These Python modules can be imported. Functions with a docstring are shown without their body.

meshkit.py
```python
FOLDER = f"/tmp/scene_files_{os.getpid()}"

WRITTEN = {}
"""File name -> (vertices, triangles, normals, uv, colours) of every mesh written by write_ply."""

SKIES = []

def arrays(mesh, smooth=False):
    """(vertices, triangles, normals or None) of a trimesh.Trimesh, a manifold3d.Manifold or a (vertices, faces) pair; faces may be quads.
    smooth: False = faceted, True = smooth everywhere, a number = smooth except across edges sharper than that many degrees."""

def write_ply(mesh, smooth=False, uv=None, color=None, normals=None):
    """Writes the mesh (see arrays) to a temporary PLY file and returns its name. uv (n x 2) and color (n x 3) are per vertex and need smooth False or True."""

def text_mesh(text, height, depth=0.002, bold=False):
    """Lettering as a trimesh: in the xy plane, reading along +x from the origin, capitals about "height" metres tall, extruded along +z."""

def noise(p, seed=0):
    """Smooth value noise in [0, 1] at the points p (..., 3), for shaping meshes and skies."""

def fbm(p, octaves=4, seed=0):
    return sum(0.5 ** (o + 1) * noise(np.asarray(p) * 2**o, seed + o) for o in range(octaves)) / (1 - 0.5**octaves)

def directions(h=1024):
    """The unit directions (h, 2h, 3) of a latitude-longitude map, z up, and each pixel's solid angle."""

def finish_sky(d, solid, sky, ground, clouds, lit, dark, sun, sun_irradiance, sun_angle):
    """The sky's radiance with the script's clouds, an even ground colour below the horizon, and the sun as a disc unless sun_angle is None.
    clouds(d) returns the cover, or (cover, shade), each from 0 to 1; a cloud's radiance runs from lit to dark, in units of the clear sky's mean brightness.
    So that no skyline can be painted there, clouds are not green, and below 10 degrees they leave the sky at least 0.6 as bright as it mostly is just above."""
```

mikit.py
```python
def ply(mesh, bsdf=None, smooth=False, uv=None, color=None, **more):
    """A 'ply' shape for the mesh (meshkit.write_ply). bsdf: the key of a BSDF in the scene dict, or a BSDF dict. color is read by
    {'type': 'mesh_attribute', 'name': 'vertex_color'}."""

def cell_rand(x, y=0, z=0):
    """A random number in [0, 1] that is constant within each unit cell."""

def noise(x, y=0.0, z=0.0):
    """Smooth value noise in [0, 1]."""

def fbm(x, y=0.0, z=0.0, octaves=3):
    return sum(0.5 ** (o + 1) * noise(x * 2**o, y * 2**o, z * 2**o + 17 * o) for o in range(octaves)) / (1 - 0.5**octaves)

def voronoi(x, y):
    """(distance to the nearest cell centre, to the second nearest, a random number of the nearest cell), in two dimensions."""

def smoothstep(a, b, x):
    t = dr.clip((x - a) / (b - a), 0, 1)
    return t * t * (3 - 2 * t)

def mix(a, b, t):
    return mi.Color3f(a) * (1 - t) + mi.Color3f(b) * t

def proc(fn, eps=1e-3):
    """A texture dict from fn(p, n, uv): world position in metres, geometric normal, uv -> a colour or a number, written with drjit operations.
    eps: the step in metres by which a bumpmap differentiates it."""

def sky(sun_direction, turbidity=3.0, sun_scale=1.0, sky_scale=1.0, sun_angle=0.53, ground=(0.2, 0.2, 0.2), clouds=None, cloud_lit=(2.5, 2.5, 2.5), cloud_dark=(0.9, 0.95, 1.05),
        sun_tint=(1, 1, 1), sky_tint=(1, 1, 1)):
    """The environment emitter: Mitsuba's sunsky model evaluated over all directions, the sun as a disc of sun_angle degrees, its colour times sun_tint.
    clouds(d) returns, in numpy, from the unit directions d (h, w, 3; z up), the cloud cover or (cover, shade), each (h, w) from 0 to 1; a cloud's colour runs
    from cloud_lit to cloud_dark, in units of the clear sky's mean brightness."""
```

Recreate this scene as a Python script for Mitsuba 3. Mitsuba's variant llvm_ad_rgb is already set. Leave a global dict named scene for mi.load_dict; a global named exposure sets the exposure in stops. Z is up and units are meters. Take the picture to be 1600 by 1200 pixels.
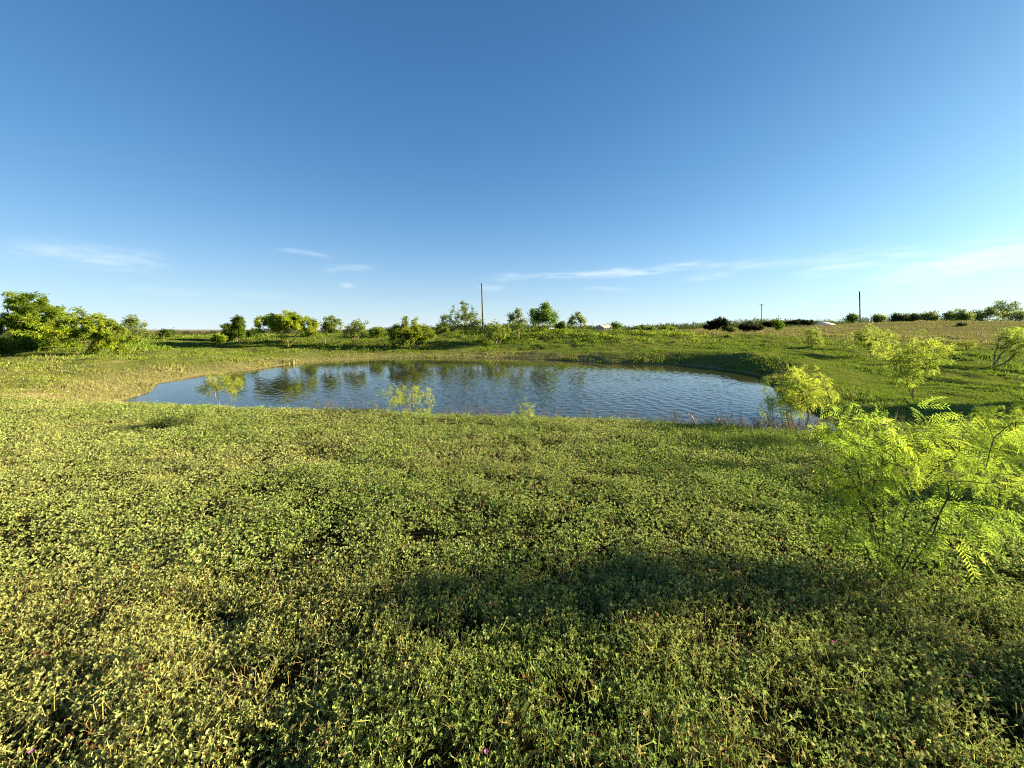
import math
import numpy as np
import mitsuba as mi
import mikit, meshkit
from scipy.interpolate import RBFInterpolator, RegularGridInterpolator
from shapely import Polygon, contains_xy, distance, points as shp_points, LinearRing

T = mi.ScalarTransform4f
scene, labels = {}, {}

# ------------------------------------------------------------------ camera, sky, exposure
FOC, HOR, EYE = 601.0, 515.0, 1.6          # focal length and horizon row in photo pixels (1600 x 1200), eye height
scene['camera'] = {'type': 'perspective', 'fov': math.degrees(2 * math.atan(800 / FOC)), 'fov_axis': 'x',
                   'principal_point_offset_y': (600 - HOR) / 1200, 'near_clip': 0.05, 'far_clip': 9000.0,
                   'to_world': T().look_at(origin=[0, 0, EYE], target=[0, 1, EYE], up=[0, 0, 1])}
SUN_AZ, SUN_EL = math.radians(80), math.radians(15.5)
SUN = np.array([math.sin(SUN_AZ) * math.cos(SUN_EL), math.cos(SUN_AZ) * math.cos(SUN_EL), math.sin(SUN_EL)])


def clouds(d):
    az = np.degrees(np.arctan2(d[..., 0], d[..., 1]))
    el = np.degrees(np.arcsin(np.clip(d[..., 2], -1, 1)))
    warp = meshkit.fbm(np.stack([az * 0.16, el * 0.7, az * 0], -1), 4, 3) - 0.5
    fib = meshkit.fbm(np.stack([az * 0.35 + el * 0.5, el * 3.2 - az * 0.05, az * 0 + 4], -1), 5, 11)
    cover = np.zeros(az.shape)
    #        az     el    w     h     slope strength
    for a, e, w, h, s, k in [(-47.3, 7.3, 4.8, 1.0, 0.03, 0.45), (-28, 9.9, 3.2, 0.3, -0.05, 0.3), (-23, 8.4, 3.0, 0.45, 0.1, 0.3), (2, 7.9, 4.5, 0.35, 0.02, 0.42),
                             (16, 8.2, 16, 0.42, 0.02, 0.62), (36, 8.0, 9, 0.5, 0.03, 0.42), (27, 6.9, 2.7, 0.3, 0.0, 0.5), (42, 7.3, 5.0, 0.8, 0.12, 0.5), (53, 7.0, 9, 1.5, 0.16, 0.8),
                             (-36, 4.2, 9, 0.5, 0.0, 0.14), (-3, 6.5, 1.7, 0.4, 0.02, 0.42), (14, 5.8, 3, 0.25, 0.0, 0.3), (-68, 8, 9, 1.1, 0, 0.5), (80, 9, 12, 2, 0.05, 0.6),
                             (120, 12, 14, 1.5, 0.04, 0.5), (-110, 10, 14, 1.3, 0, 0.5), (170, 9, 18, 1.3, 0.03, 0.5)]:
        u, v = (az - a) / w, (el - e - s * (az - a) + warp * 1.3) / h
        cover = np.maximum(cover, k * np.exp(-u ** 4 - v * v) * np.clip((fib - 0.2) * 2.4, 0, 1))
    cover = np.maximum(cover, 0)
    u, v = (az + 23.2) / 0.75, (el - 6.0) / 0.38
    cover = np.maximum(cover, 0.42 * np.exp(-u * u - v * v) * np.clip((fib - 0.2) * 3, 0, 1))
    veil = 0.58 * np.exp(-el / 5.6)          # thin haze that whitens the sky towards the horizon, all round
    return 1 - (1 - 0.62 * cover) * (1 - veil), np.zeros(az.shape)


scene['sky'] = mikit.sky(SUN.tolist(), turbidity=2.7, clouds=clouds, cloud_lit=(3.8, 4.0, 3.95), sun_tint=(0.95, 1.06, 1.28), sky_scale=0.255, sky_tint=(0.475, 0.825, 1.19))
exposure = 4.55


def at(px, py, d):
    """The point at distance d in front of the viewpoint that was measured at this place of the photograph."""
    return np.array([(px - 800) / FOC * d, d, EYE - (py - HOR) / FOC * d])


# ------------------------------------------------------------------ materials
def bsdf(key, **kw):
    scene[key] = kw


VC = {'type': 'mesh_attribute', 'name': 'vertex_color'}
bsdf('m_leaf', type='principledthin', base_color=VC, roughness=0.36, diff_trans=0.65, eta=1.4)
bsdf('m_frond', type='principledthin', base_color=VC, roughness=0.5, diff_trans=1.3, eta=1.35)
bsdf('m_ground', type='twosided', bsdf={'type': 'diffuse', 'reflectance': VC})
bsdf('m_bark', type='twosided', bsdf={'type': 'diffuse', 'reflectance': mikit.proc(
    lambda p, n, uv: mikit.mix((0.10, 0.08, 0.06), (0.27, 0.23, 0.18), mikit.smoothstep(0.3, 0.7, mikit.fbm(p.x * 30, p.y * 30, p.z * 9))))})
bsdf('m_bark_dark', type='twosided', bsdf={'type': 'diffuse', 'reflectance': mikit.proc(
    lambda p, n, uv: mikit.mix((0.035, 0.028, 0.02), (0.15, 0.115, 0.085), mikit.smoothstep(0.35, 0.75, mikit.fbm(p.x * 60, p.y * 60, p.z * 25))))})
bsdf('m_wood', type='twosided', bsdf={'type': 'diffuse', 'reflectance': mikit.proc(
    lambda p, n, uv: mikit.mix((0.085, 0.07, 0.058), (0.115, 0.095, 0.078), mikit.noise(p.x * .5, p.y * .5, p.z * 0.3)))})
bsdf('m_deadwood', type='diffuse', reflectance={'type': 'rgb', 'value': [0.55, 0.48, 0.38]})
bsdf('m_white', type='twosided', bsdf={'type': 'diffuse', 'reflectance': {'type': 'rgb', 'value': [0.7, 0.69, 0.66]}})
bsdf('m_drab', type='twosided', bsdf={'type': 'diffuse', 'reflectance': {'type': 'rgb', 'value': [0.34, 0.33, 0.31]}})
bsdf('m_dark', type='twosided', bsdf={'type': 'diffuse', 'reflectance': {'type': 'rgb', 'value': [0.04, 0.04, 0.045]}})
bsdf('m_metal', type='twosided', bsdf={'type': 'principled', 'base_color': {'type': 'rgb', 'value': [0.6, 0.6, 0.6]}, 'roughness': 0.45, 'metallic': 0.3})
bsdf('m_petal', type='principledthin', base_color={'type': 'rgb', 'value': [0.45, 0.14, 0.38]}, roughness=0.6, diff_trans=0.8)
bsdf('m_stone', type='diffuse', reflectance=VC)
bsdf('m_water', type='principled', base_color={'type': 'rgb', 'value': [0.020, 0.024, 0.012]}, roughness=0.04, eta=1.33)


def fbm2(x, y, scale, octaves=4, seed=0):
    return meshkit.fbm(np.stack([x * scale, y * scale, np.zeros_like(x) + 0.37], -1), octaves, seed)


def sstep(a, b, x):
    t = np.clip((x - a) / (b - a), 0, 1)
    return t * t * (3 - 2 * t)


# ------------------------------------------------------------------ terrain
ZW = -0.75
shore_px = [(236, 612), (247, 597), (310, 585), (387, 579), (445, 570), (507, 564.5), (595, 560), (700, 559), (790, 559.5), (890, 564), (960, 568.5), (1040, 570), (1085, 572),
            (1147, 579), (1185, 586), (1209, 607), (1236, 634), (1284, 652), (1316, 663)]
shore = [at(px, py, (EYE - ZW) * FOC / (py - HOR))[:2] for px, py in shore_px]
shore += [np.array(q) for q in [(7.4, 8.1), (5.4, 8.35), (3.0, 8.9), (0.0, 9.35), (-2.9, 9.7), (-5.4, 10.2), (-7.8, 10.8), (-10.6, 11.5), (-12.9, 12.6)]]
pond = Polygon(np.array(shore)).buffer(0.5).buffer(-0.9).buffer(0.4)
ring = LinearRing(pond.exterior.coords)


def shore_distance(x, y):
    d = distance(ring, shp_points(x, y))
    return np.where(contains_xy(pond, x, y), -d, d)


ctrl = [(0, 0, 0), (0, 3, -.12), (0, 6, -.3), (0, 8.3, -.46), (-2.8, 8.7, -.47), (-5.5, 9.2, -.48), (-9, 9.8, -.45), (-14, 10.3, -.35), (-10, 5, -.2), (5, 6.3, -.4), (4, 7.8, -.5), (2.5, 2.6, -.12),
        (8, 6.8, -.55), (12, 11.5, -.56), (5, 3, -.15), (10, 4, -.4), (0, -6, .1), (-10, 0, 0), (-22, 2, 0.), (10, -5, 0), (22, 4, -.3), (-15, -12, .2), (15, -14, .2), (-30, 10, -.1), (9.5, 8.5, -.62)]
for px, py, d in [(80, 550, 27), (0, 560, 25), (-150, 552, 26), (200, 592, 15.5), (100, 600, 14.5), (300, 561, 23), (150, 531, 36), (300, 531, 36), (20, 531, 36), (450, 547, 33.5), (450, 531, 38), (368, 540, 35), (640, 546, 36),
                  (640, 531, 40), (640, 523, 44), (800, 546, 36), (800, 531, 41), (800, 521, 46), (950, 551, 30), (950, 536, 36), (950, 520, 46), (1000, 519, 50), (1060, 555, 26), (1060, 541, 32),
                  (1100, 531, 40), (1100, 520, 52), (1165, 521, 56), (1250, 515.5, 75), (1200, 560, 22), (1200, 546, 28), (1200, 531, 40), (1300, 570, 20), (1300, 541, 34), (1300, 515, 65),
                  (1400, 592, 17), (1500, 602, 16), (1500, 572, 21.5), (1550, 546, 32), (1500, 520, 52), (1500, 503, 80), (1400, 503, 80), (1300, 509, 85), (1600, 499, 82), (1180, 513, 85)]:
    ctrl.append(tuple(at(px, py, d)))
ctrl += [(-45, 62, .1), (-25, 60, .2), (0, 64, .6), (20, 70, .8), (60, 115, 1.6), (100, 115, 2.6), (130, 60, 2.8), (60, 20, .4), (90, 35, 1.6), (-60, 30, .2), (-70, 60, -.3), (30, -30, .2), (-30, -30, .2),
         (0, 110, -.2), (-60, 110, -1), (60, 0, 0), (-60, 0, 0)]
ctrl = np.array(ctrl)
base_rbf = RBFInterpolator(ctrl[:, :2], ctrl[:, 2], kernel='thin_plate_spline', smoothing=0.02)


def axis(lo, hi, fine, step, far, growth=1.13):
    mid = np.arange(lo, hi + 1e-6, step)
    out, s, grow = [], step, []
    x = 0.0
    while x < far:
        s *= growth
        x += s
        grow.append(x)
    grow = np.array(grow)
    return np.concatenate([lo - grow[::-1], mid, hi + grow])


GX, GY = axis(-22, 24, 0, 0.2, 2600), axis(-1, 42, 0, 0.2, 2600)


def raw_height(x, y):
    r = np.hypot(x, y - 20)
    zi = np.clip(base_rbf(np.stack([np.clip(x, -150, 150), np.clip(y, -60, 140)], -1)), -3, 6)
    far = -2.0 - 4.5 * sstep(-.25, -.5, np.arctan2(x, y)) + 9.0 * np.exp(-((np.arctan2(x, y) - 0.70) / 0.22) ** 2) * sstep(250, 600, r) + 3 * (fbm2(x, y, 1 / 320, 3, 5) - .5) * sstep(150, 500, r)
    z = zi + (far - zi) * sstep(85, 190, r - 25 * sstep(20, 90, x))
    bump = (fbm2(x, y, 0.9, 3, 1) - 0.5) * 0.16 + (fbm2(x, y, 0.28, 2, 2) - 0.5) * 0.28
    hum = np.clip(fbm2(x, y, 0.55, 3, 6) - .42, 0, 1) * 0.75 + np.clip(fbm2(x, y, 1.3, 2, 7) - .45, 0, 1) * .22
    bump = bump * (0.85 + 0.6 * sstep(12, 40, r)) + hum * (.45 + .55 * sstep(3, 8, np.abs(shore_distance(x, y)))) * sstep(11, 20, np.hypot(x, y)) * sstep(120, 60, r) * (1 - .85 * sstep(-8, -14, x) * sstep(32, 37, y))
    z = z + bump
    s = shore_distance(x, y)
    # how wide the bank is: steep on the far right, flat on the left
    w = 2.4 + 3.0 * sstep(-4, -13, x) * sstep(11, 17, y) + 1.4 * sstep(30, 24, y) * sstep(10, 5, x) * sstep(16, 22, y)
    w = np.where(y < 13, 0.9 + 1.6 * sstep(-6, -12, x), w)
    t = np.clip(s / w, 0, 1)
    t = 1 - (1 - t) ** 2
    out = ZW + 0.06 * np.clip(s, 0, 0.8) + (z - ZW) * t
    inside = ZW - np.clip(-s * 0.28, 0, 1.5)
    return np.where(s > 0, np.where(s > w, z + 0.048 * np.exp(-(s - w)), out), inside)


XX, YY = np.meshgrid(GX, GY, indexing='ij')
ZZ = raw_height(XX.ravel(), YY.ravel()).reshape(XX.shape)
zfun = RegularGridInterpolator((GX, GY), ZZ, bounds_error=False, fill_value=-2.0)
sfun = RegularGridInterpolator((GX, GY), shore_distance(XX.ravel(), YY.ravel()).reshape(XX.shape), bounds_error=False, fill_value=99.)


def gz(x, y):
    return zfun(np.stack([x, y], -1))


def sd(x, y):
    return sfun(np.stack([x, y], -1))


def lerp(a, b, t):
    return np.asarray(a) * (1 - t[..., None]) + np.asarray(b) * t[..., None]


def zone(x, y):
    """dry (0 green .. 1 straw), bare (0 .. 1), clover (0 .. 1) of the ground cover."""
    s, n1, n2 = sd(x, y), fbm2(x, y, 0.35, 4, 21), fbm2(x, y, 0.09, 3, 22)
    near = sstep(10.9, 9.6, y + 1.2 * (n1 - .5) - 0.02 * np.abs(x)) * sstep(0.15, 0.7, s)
    left = sstep(-6, -11, x) * sstep(9.0, 11, y) * sstep(30, 16, y)
    bank = sstep(3.4, 0.6, s)
    hill = sstep(42, 62, np.hypot(x, y)) * sstep(6, 22, x)
    dry = np.clip(0.42 * left + 0.75 * bank * (1 - 0.5 * sstep(0, 8, x)) + 0.7 * hill + 0.8 * (n1 - 0.5) + 0.7 * (n2 - 0.5), 0, 1)
    bare = np.clip(sstep(0.14, 0.0, s) * (0.25 + .4 * sstep(-8, 2, x)) + left * sstep(0.62, 0.74, fbm2(x, y, 1.1, 3, 24)) * 0.4, 0, 1)
    bare = np.maximum(bare, 0.95 * np.exp(-((x + 13.6) / 1.5) ** 4 - ((y - 10.9) / 0.62) ** 2))
    bare = np.maximum(bare, 0.9 * np.exp(-((x + 11.3) / 1.2) ** 2 - ((y - 11.7) / 0.35) ** 2))
    return dry, bare, near


x, y = XX.ravel(), YY.ravel()
dry, bare, near = zone(x, y)
n = fbm2(x, y, 1.7, 3, 31)
col = lerp((0.085, 0.110, 0.024), (0.135, 0.145, 0.060), dry)
col = lerp(col, (0.30, 0.215, 0.13), bare)
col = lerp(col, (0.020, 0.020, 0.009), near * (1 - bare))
col = lerp(col, (0.06, 0.05, 0.03), sstep(0.05, -0.3, sd(x, y)))
far_t = sstep(110, 260, np.hypot(x, y))
col = lerp(col, lerp((0.10, 0.105, 0.045), (0.17, 0.14, 0.09), fbm2(x, y, 1 / 90, 3, 33)), far_t)
col = col * (0.7 + 0.6 * n)[:, None]
nx, ny = XX.shape
idx = np.arange(nx * ny).reshape(nx, ny)
quads = np.stack([idx[:-1, :-1], idx[1:, :-1], idx[1:, 1:], idx[:-1, 1:]], -1).reshape(-1, 4)
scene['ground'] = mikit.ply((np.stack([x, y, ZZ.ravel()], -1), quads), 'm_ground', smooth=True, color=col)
labels['ground'] = {'label': 'uneven pasture ground rising from the pond to a low hill', 'category': 'ground', 'kind': 'structure'}

# ------------------------------------------------------------------ water
wx = np.arange(-15.5, 13.2, 0.05)
wy = [7.6]
while wy[-1] < 34:
    wy.append(wy[-1] + 0.042 + 0.0035 * (wy[-1] - 7.6))
wy = np.array(wy)
WX, WY = np.meshgrid(wx, wy, indexing='ij')
rng = np.random.default_rng(5)
wz = np.zeros(WX.shape)
lam = np.exp(rng.uniform(np.log(0.11), np.log(0.5), 100))
for L in lam:
    a = math.radians(200) + rng.normal(0, 0.75)
    k = 2 * np.pi / L
    wz += 0.00058 * (L / 0.4) ** 0.9 * np.sin(k * (WX * math.cos(a) + WY * math.sin(a)) + rng.uniform(0, 6.28))
ws = sd(WX.ravel(), WY.ravel()).reshape(WX.shape)
gust = fbm2(WX.ravel(), WY.ravel(), 0.22, 3, 77).reshape(WX.shape)
calm = sstep(-0.2, -2.5, ws) * (0.35 + 0.65 * sstep(-9, 1, WX - (WY - 12) * 0.25)) * (0.55 + 0.9 * sstep(0.35, 0.7, gust)) * (0.3 + 0.7 * sstep(27, 15, WY))
wz = ZW + wz * (0.12 + 0.88 * calm)
keep = (ws < 0.7)
cell = keep[:-1, :-1] | keep[1:, :-1] | keep[1:, 1:] | keep[:-1, 1:]
idx = np.arange(WX.size).reshape(WX.shape)
quads = np.stack([idx[:-1, :-1], idx[1:, :-1], idx[1:, 1:], idx[:-1, 1:]], -1)[cell]
used, inv = np.unique(quads, return_inverse=True)
scene['pond_water'] = mikit.ply((np.stack([WX.ravel(), WY.ravel(), wz.ravel()], -1)[used], inv.reshape(-1, 4)), 'm_water', smooth=True)
labels['pond_water'] = {'label': 'rippled blue pond water between grassy banks', 'category': 'water', 'kind': 'structure'}


# ------------------------------------------------------------------ scattering of small templates
def frames(axis, roll):
    """Rotation matrices (n,3,3): local y along axis, local z as near to up as it can be, turned by roll about the axis."""
    yv = axis / (np.linalg.norm(axis, axis=1, keepdims=True) + 1e-9)
    up = np.where(np.abs(yv[:, 2:]) > 0.97, [[1.0, 0, 0]], [[0, 0, 1.0]])
    xv = np.cross(yv, up)
    xv /= np.linalg.norm(xv, axis=1, keepdims=True)
    zv = np.cross(xv, yv)
    c, s = np.cos(roll)[:, None], np.sin(roll)[:, None]
    return np.stack([c * xv + s * zv, yv, -s * xv + c * zv], -1)


def scatter(templates, pos, rot, scale, color, rng):
    """Copies of the templates as one mesh: (vertices, faces, colours)."""
    V, F, C, o = [], [], [], 0
    which = rng.integers(len(templates), size=len(pos))
    for k, (tv, tf, tc) in enumerate(templates):
        m = which == k
        if not m.any():
            continue
        v = np.einsum('nij,vj->nvi', rot[m] * scale[m][:, None, None], tv) + pos[m][:, None]
        V.append(v.reshape(-1, 3))
        F.append((tf[None] + (np.arange(m.sum()) * len(tv))[:, None, None] + o).reshape(-1, 3))
        C.append((color[m][:, None] * tc[None]).reshape(-1, 3))
        o += v.shape[0] * v.shape[1]
    return np.vstack(V), np.vstack(F), np.clip(np.vstack(C), 0, 0.95)


def join(*parts):
    V, F, C, o = [], [], [], 0
    for v, f, c in parts:
        V.append(v); F.append(np.asarray(f) + o); C.append(c)
        o += len(v)
    return np.vstack(V), np.vstack(F), np.vstack(C)


def add(key, vfc, mat, smooth=False):
    scene[key] = mikit.ply((vfc[0], vfc[1]), mat, smooth=smooth, color=vfc[2])


def cloverleaf(rng, lod):
    V, F, C, o = [], [], [], 0
    turn = rng.uniform(0, 6.28)
    for k in range(3 if lod < 2 else 2):
        a = turn + k * (2.094 if lod < 2 else 3.3) + rng.normal(0, .15)
        L, W, fold, droop = rng.uniform(.85, 1.1), rng.uniform(.25, .34), rng.uniform(.0, .2), rng.uniform(-.1, .35)
        if lod < 0:
            p = np.array([[0, .05, 0], [-W, .62 * L, fold], [0, .6 * L, 0], [W, .62 * L, fold], [0, L, -droop * .5], [-W * .6, .93 * L, fold * .4], [W * .6, .93 * L, fold * .4]])
            f = [[0, 2, 1], [0, 3, 2], [1, 2, 5], [2, 4, 5], [2, 3, 6], [2, 6, 4]]
        else:
            p = np.array([[0, .02, 0], [-W, .6 * L, fold], [0, L, -droop * .4], [W, .6 * L, fold]])
            f = [[0, 2, 1], [0, 3, 2]]
        e = rng.uniform(.5, 1.3)          # leaflets fold upward in the evening
        p = np.stack([p[:, 0], p[:, 1] * math.cos(e) - p[:, 2] * math.sin(e), p[:, 1] * math.sin(e) + p[:, 2] * math.cos(e)], -1)
        c, s = math.cos(a), math.sin(a)
        p = p @ np.array([[c, s, 0], [-s, c, 0], [0, 0, 1]])
        V.append(p); F.append(np.array(f) + o); C.append(np.full((len(p), 3), rng.uniform(.8, 1.2)))
        o += len(p)
    if lod == 0:     # the petiole
        b = rng.normal(0, 1.1, 2)
        p = np.array([[-.07, 0, -.02], [.07, 0, -.02], [b[0] + .07, b[1], -3.2], [b[0] - .07, b[1], -3.2]])
        V.append(p); F.append(np.array([[0, 1, 2], [0, 2, 3]]) + o); C.append(np.full((4, 3), 1.0) * [1.25, 1.0, 1.0])
    return np.vstack(V), np.vstack(F), np.vstack(C)


def blades(rng, nb, spread, width, lean, tris=2):
    """A grass tuft one unit tall."""
    V, F, o = [], [], 0
    for _ in range(nb):
        a, h = rng.uniform(0, 6.28), rng.uniform(.55, 1)
        b = np.array([*rng.normal(0, spread, 2), -0.03])
        out = np.array([math.cos(a), math.sin(a), 0]) * rng.uniform(.1, 1) * lean
        w = np.array([-math.sin(a + rng.normal(0, .6)), math.cos(a), 0]) * width
        mid, tip = b + out * .35 + [0, 0, h * .6], b + out + [0, 0, h * (1 - .25 * lean)]
        if tris == 1:
            V += [b - w, b + w, tip]; F.append([o, o + 1, o + 2]); o += 3
        else:
            V += [b - w, b + w, mid + w * .8, mid - w * .8, tip]; F += [[o, o + 1, o + 2], [o, o + 2, o + 3], [o + 3, o + 2, o + 4]]; o += 5
    V = np.array(V)
    return V[:, [0, 2, 1]] * [1, 1, -1] if False else V, np.array(F), np.ones((len(V), 3))


def upright(n, rng, tilt=0.15):
    a, t = rng.uniform(0, 6.28, n), rng.normal(0, tilt, (n, 2))
    z = np.stack([t[:, 0], t[:, 1], np.ones(n)], -1)
    z /= np.linalg.norm(z, axis=1, keepdims=True)
    xv = np.stack([np.cos(a), np.sin(a), np.zeros(n)], -1)
    xv -= z * (xv * z).sum(1, keepdims=True)
    xv /= np.linalg.norm(xv, axis=1, keepdims=True)
    return np.stack([xv, np.cross(z, xv), z], -1)


HOLES = [(-2.5, 5.35, .34, .22), (0.05, 5.15, .22, .16), (-2.9, 5.5, .2, .14), (1.25, 4.6, .3, .16), (2.2, 3.6, .25, .15), (-.5, 3.0, .25, .12), (-4.2, 4.7, .25, .2), (3.0, 1.9, .3, .2), (-1.6, 2.1, .18, .12)]


def canopy(x, y):
    """Height of the clover."""
    h = 0.04 + 0.13 * np.clip(fbm2(x, y, 2.3, 3, 41) - .25, 0, 1) + 0.14 * np.clip(fbm2(x, y, 6.0, 2, 42) - .36, 0, 1)
    for a, b, ra, rb in HOLES:
        h = h * (1 - 0.93 * np.exp(-((x - a) / ra) ** 4 - ((y - b) / rb) ** 4))
    return h


def clover_field(y0, y1, density, size, lod, rng, margin, per=9):
    """Clover plants between two distances: each a knot of leaves of its own height."""
    wide = lambda q: 1.38 * q + margin
    m = int(density / per * (y1 - y0) * 2 * wide((y0 + y1) / 2))
    grid = np.linspace(y0, y1, 400)
    cdf = np.cumsum(wide(grid)); cdf = cdf / cdf[-1]
    y = np.interp(rng.uniform(0, 1, m), cdf, grid)
    x = rng.uniform(-1, 1, m) * wide(y)
    _, bare, near = zone(x, y)
    thin = fbm2(x, y, 4.0, 2, 51)
    ok = rng.uniform(0, 1, m) < near * (1 - bare) * (0.2 + 0.9 * sstep(.32, .58, thin))
    x, y = x[ok], y[ok]
    H = canopy(x, y) * rng.uniform(.5, 1.25, len(x)) + .022
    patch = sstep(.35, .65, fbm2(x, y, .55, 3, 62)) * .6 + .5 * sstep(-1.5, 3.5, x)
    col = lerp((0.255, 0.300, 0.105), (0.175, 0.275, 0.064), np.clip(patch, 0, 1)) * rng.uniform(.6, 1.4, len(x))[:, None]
    yel = rng.uniform(0, 1, len(x)) < .06 + .12 * sstep(.5, .7, fbm2(x, y, .8, 3, 63))
    col[yel] = np.array([0.36, 0.36, 0.15]) * rng.uniform(.7, 1.1, (yel.sum(), 1))
    red = rng.uniform(0, 1, len(x)) < .008
    col[red] = np.array([0.20, 0.10, 0.06])
    pk = np.repeat(np.arange(len(x)), per)
    m = len(pk)
    off = rng.normal(0, 1, (m, 2)) * (size * 1.6)
    lean = rng.normal(0, .35, (len(x), 2))[pk] * H[pk][:, None]
    up = rng.uniform(.12, 1, m) ** .6
    z = gz(x, y)[pk] + np.maximum(H[pk] * up, 0.006)
    px, py = x[pk] + off[:, 0] + lean[:, 0] * up, y[pk] + off[:, 1] + lean[:, 1] * up
    nrm = np.stack([off[:, 0] / size * .2 + rng.normal(0, .38, m), off[:, 1] / size * .2 + rng.normal(0, .38, m), np.abs(rng.normal(.8, .25, m)) + .1], -1) + 0.15 * SUN
    nrm /= np.linalg.norm(nrm, axis=1, keepdims=True)
    t = rng.normal(0, 1, (m, 3)); t -= nrm * (t * nrm).sum(1, keepdims=True); t /= np.linalg.norm(t, axis=1, keepdims=True)
    rot = np.stack([t, np.cross(nrm, t), nrm], -1)
    sc = size * rng.uniform(.6, 1.25, m)
    return scatter([cloverleaf(rng, lod) for _ in range(10)], np.stack([px, py, z], -1), rot, sc, col[pk] * rng.uniform(.8, 1.2, (m, 1)), rng)


rng = np.random.default_rng(101)
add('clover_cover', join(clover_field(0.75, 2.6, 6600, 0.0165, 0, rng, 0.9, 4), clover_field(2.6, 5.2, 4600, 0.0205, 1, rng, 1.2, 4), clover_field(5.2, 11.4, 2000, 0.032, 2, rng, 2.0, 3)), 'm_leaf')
labels['clover_cover'] = {'label': 'dense low carpet of sunlit green clover on the near bank', 'category': 'clover', 'kind': 'stuff'}


def grass_points(m, r0, r1, amax, rng):
    r = np.exp(rng.uniform(np.log(r0), np.log(r1), m))
    a = rng.uniform(-amax, amax, m)
    return r * np.sin(a), r * np.cos(a)


# grass of the banks and the hill
rng = np.random.default_rng(102)
x, y = grass_points(210000, 8.5, 120, math.radians(62), rng)
x2, y2 = grass_points(60000, 9.5, 26, math.radians(64), rng)
x, y = np.concatenate([x, x2]), np.concatenate([y, y2])
dry, bare, near = zone(x, y)
s = sd(x, y)
ok = (s > 0.02) & (rng.uniform(0, 1, len(x)) < (1 - near) * (1 - .93 * bare))
x, y, dry, s = x[ok], y[ok], dry[ok], s[ok]
r = np.hypot(x, y)
lump = fbm2(x, y, .45, 3, 71)
hgt = (0.07 + 0.16 * sstep(.4, .75, lump)) * rng.uniform(.6, 1.4, len(x)) * (0.75 + 0.9 * sstep(15, 60, r)) * (1 - .15 * sstep(-6, -11, x) * sstep(24, 14, y)) * (1 + .5 * sstep(1.2, .2, s) * sstep(10, 18, r))
isdry = rng.uniform(0, 1, len(x)) < dry * .8
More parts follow.
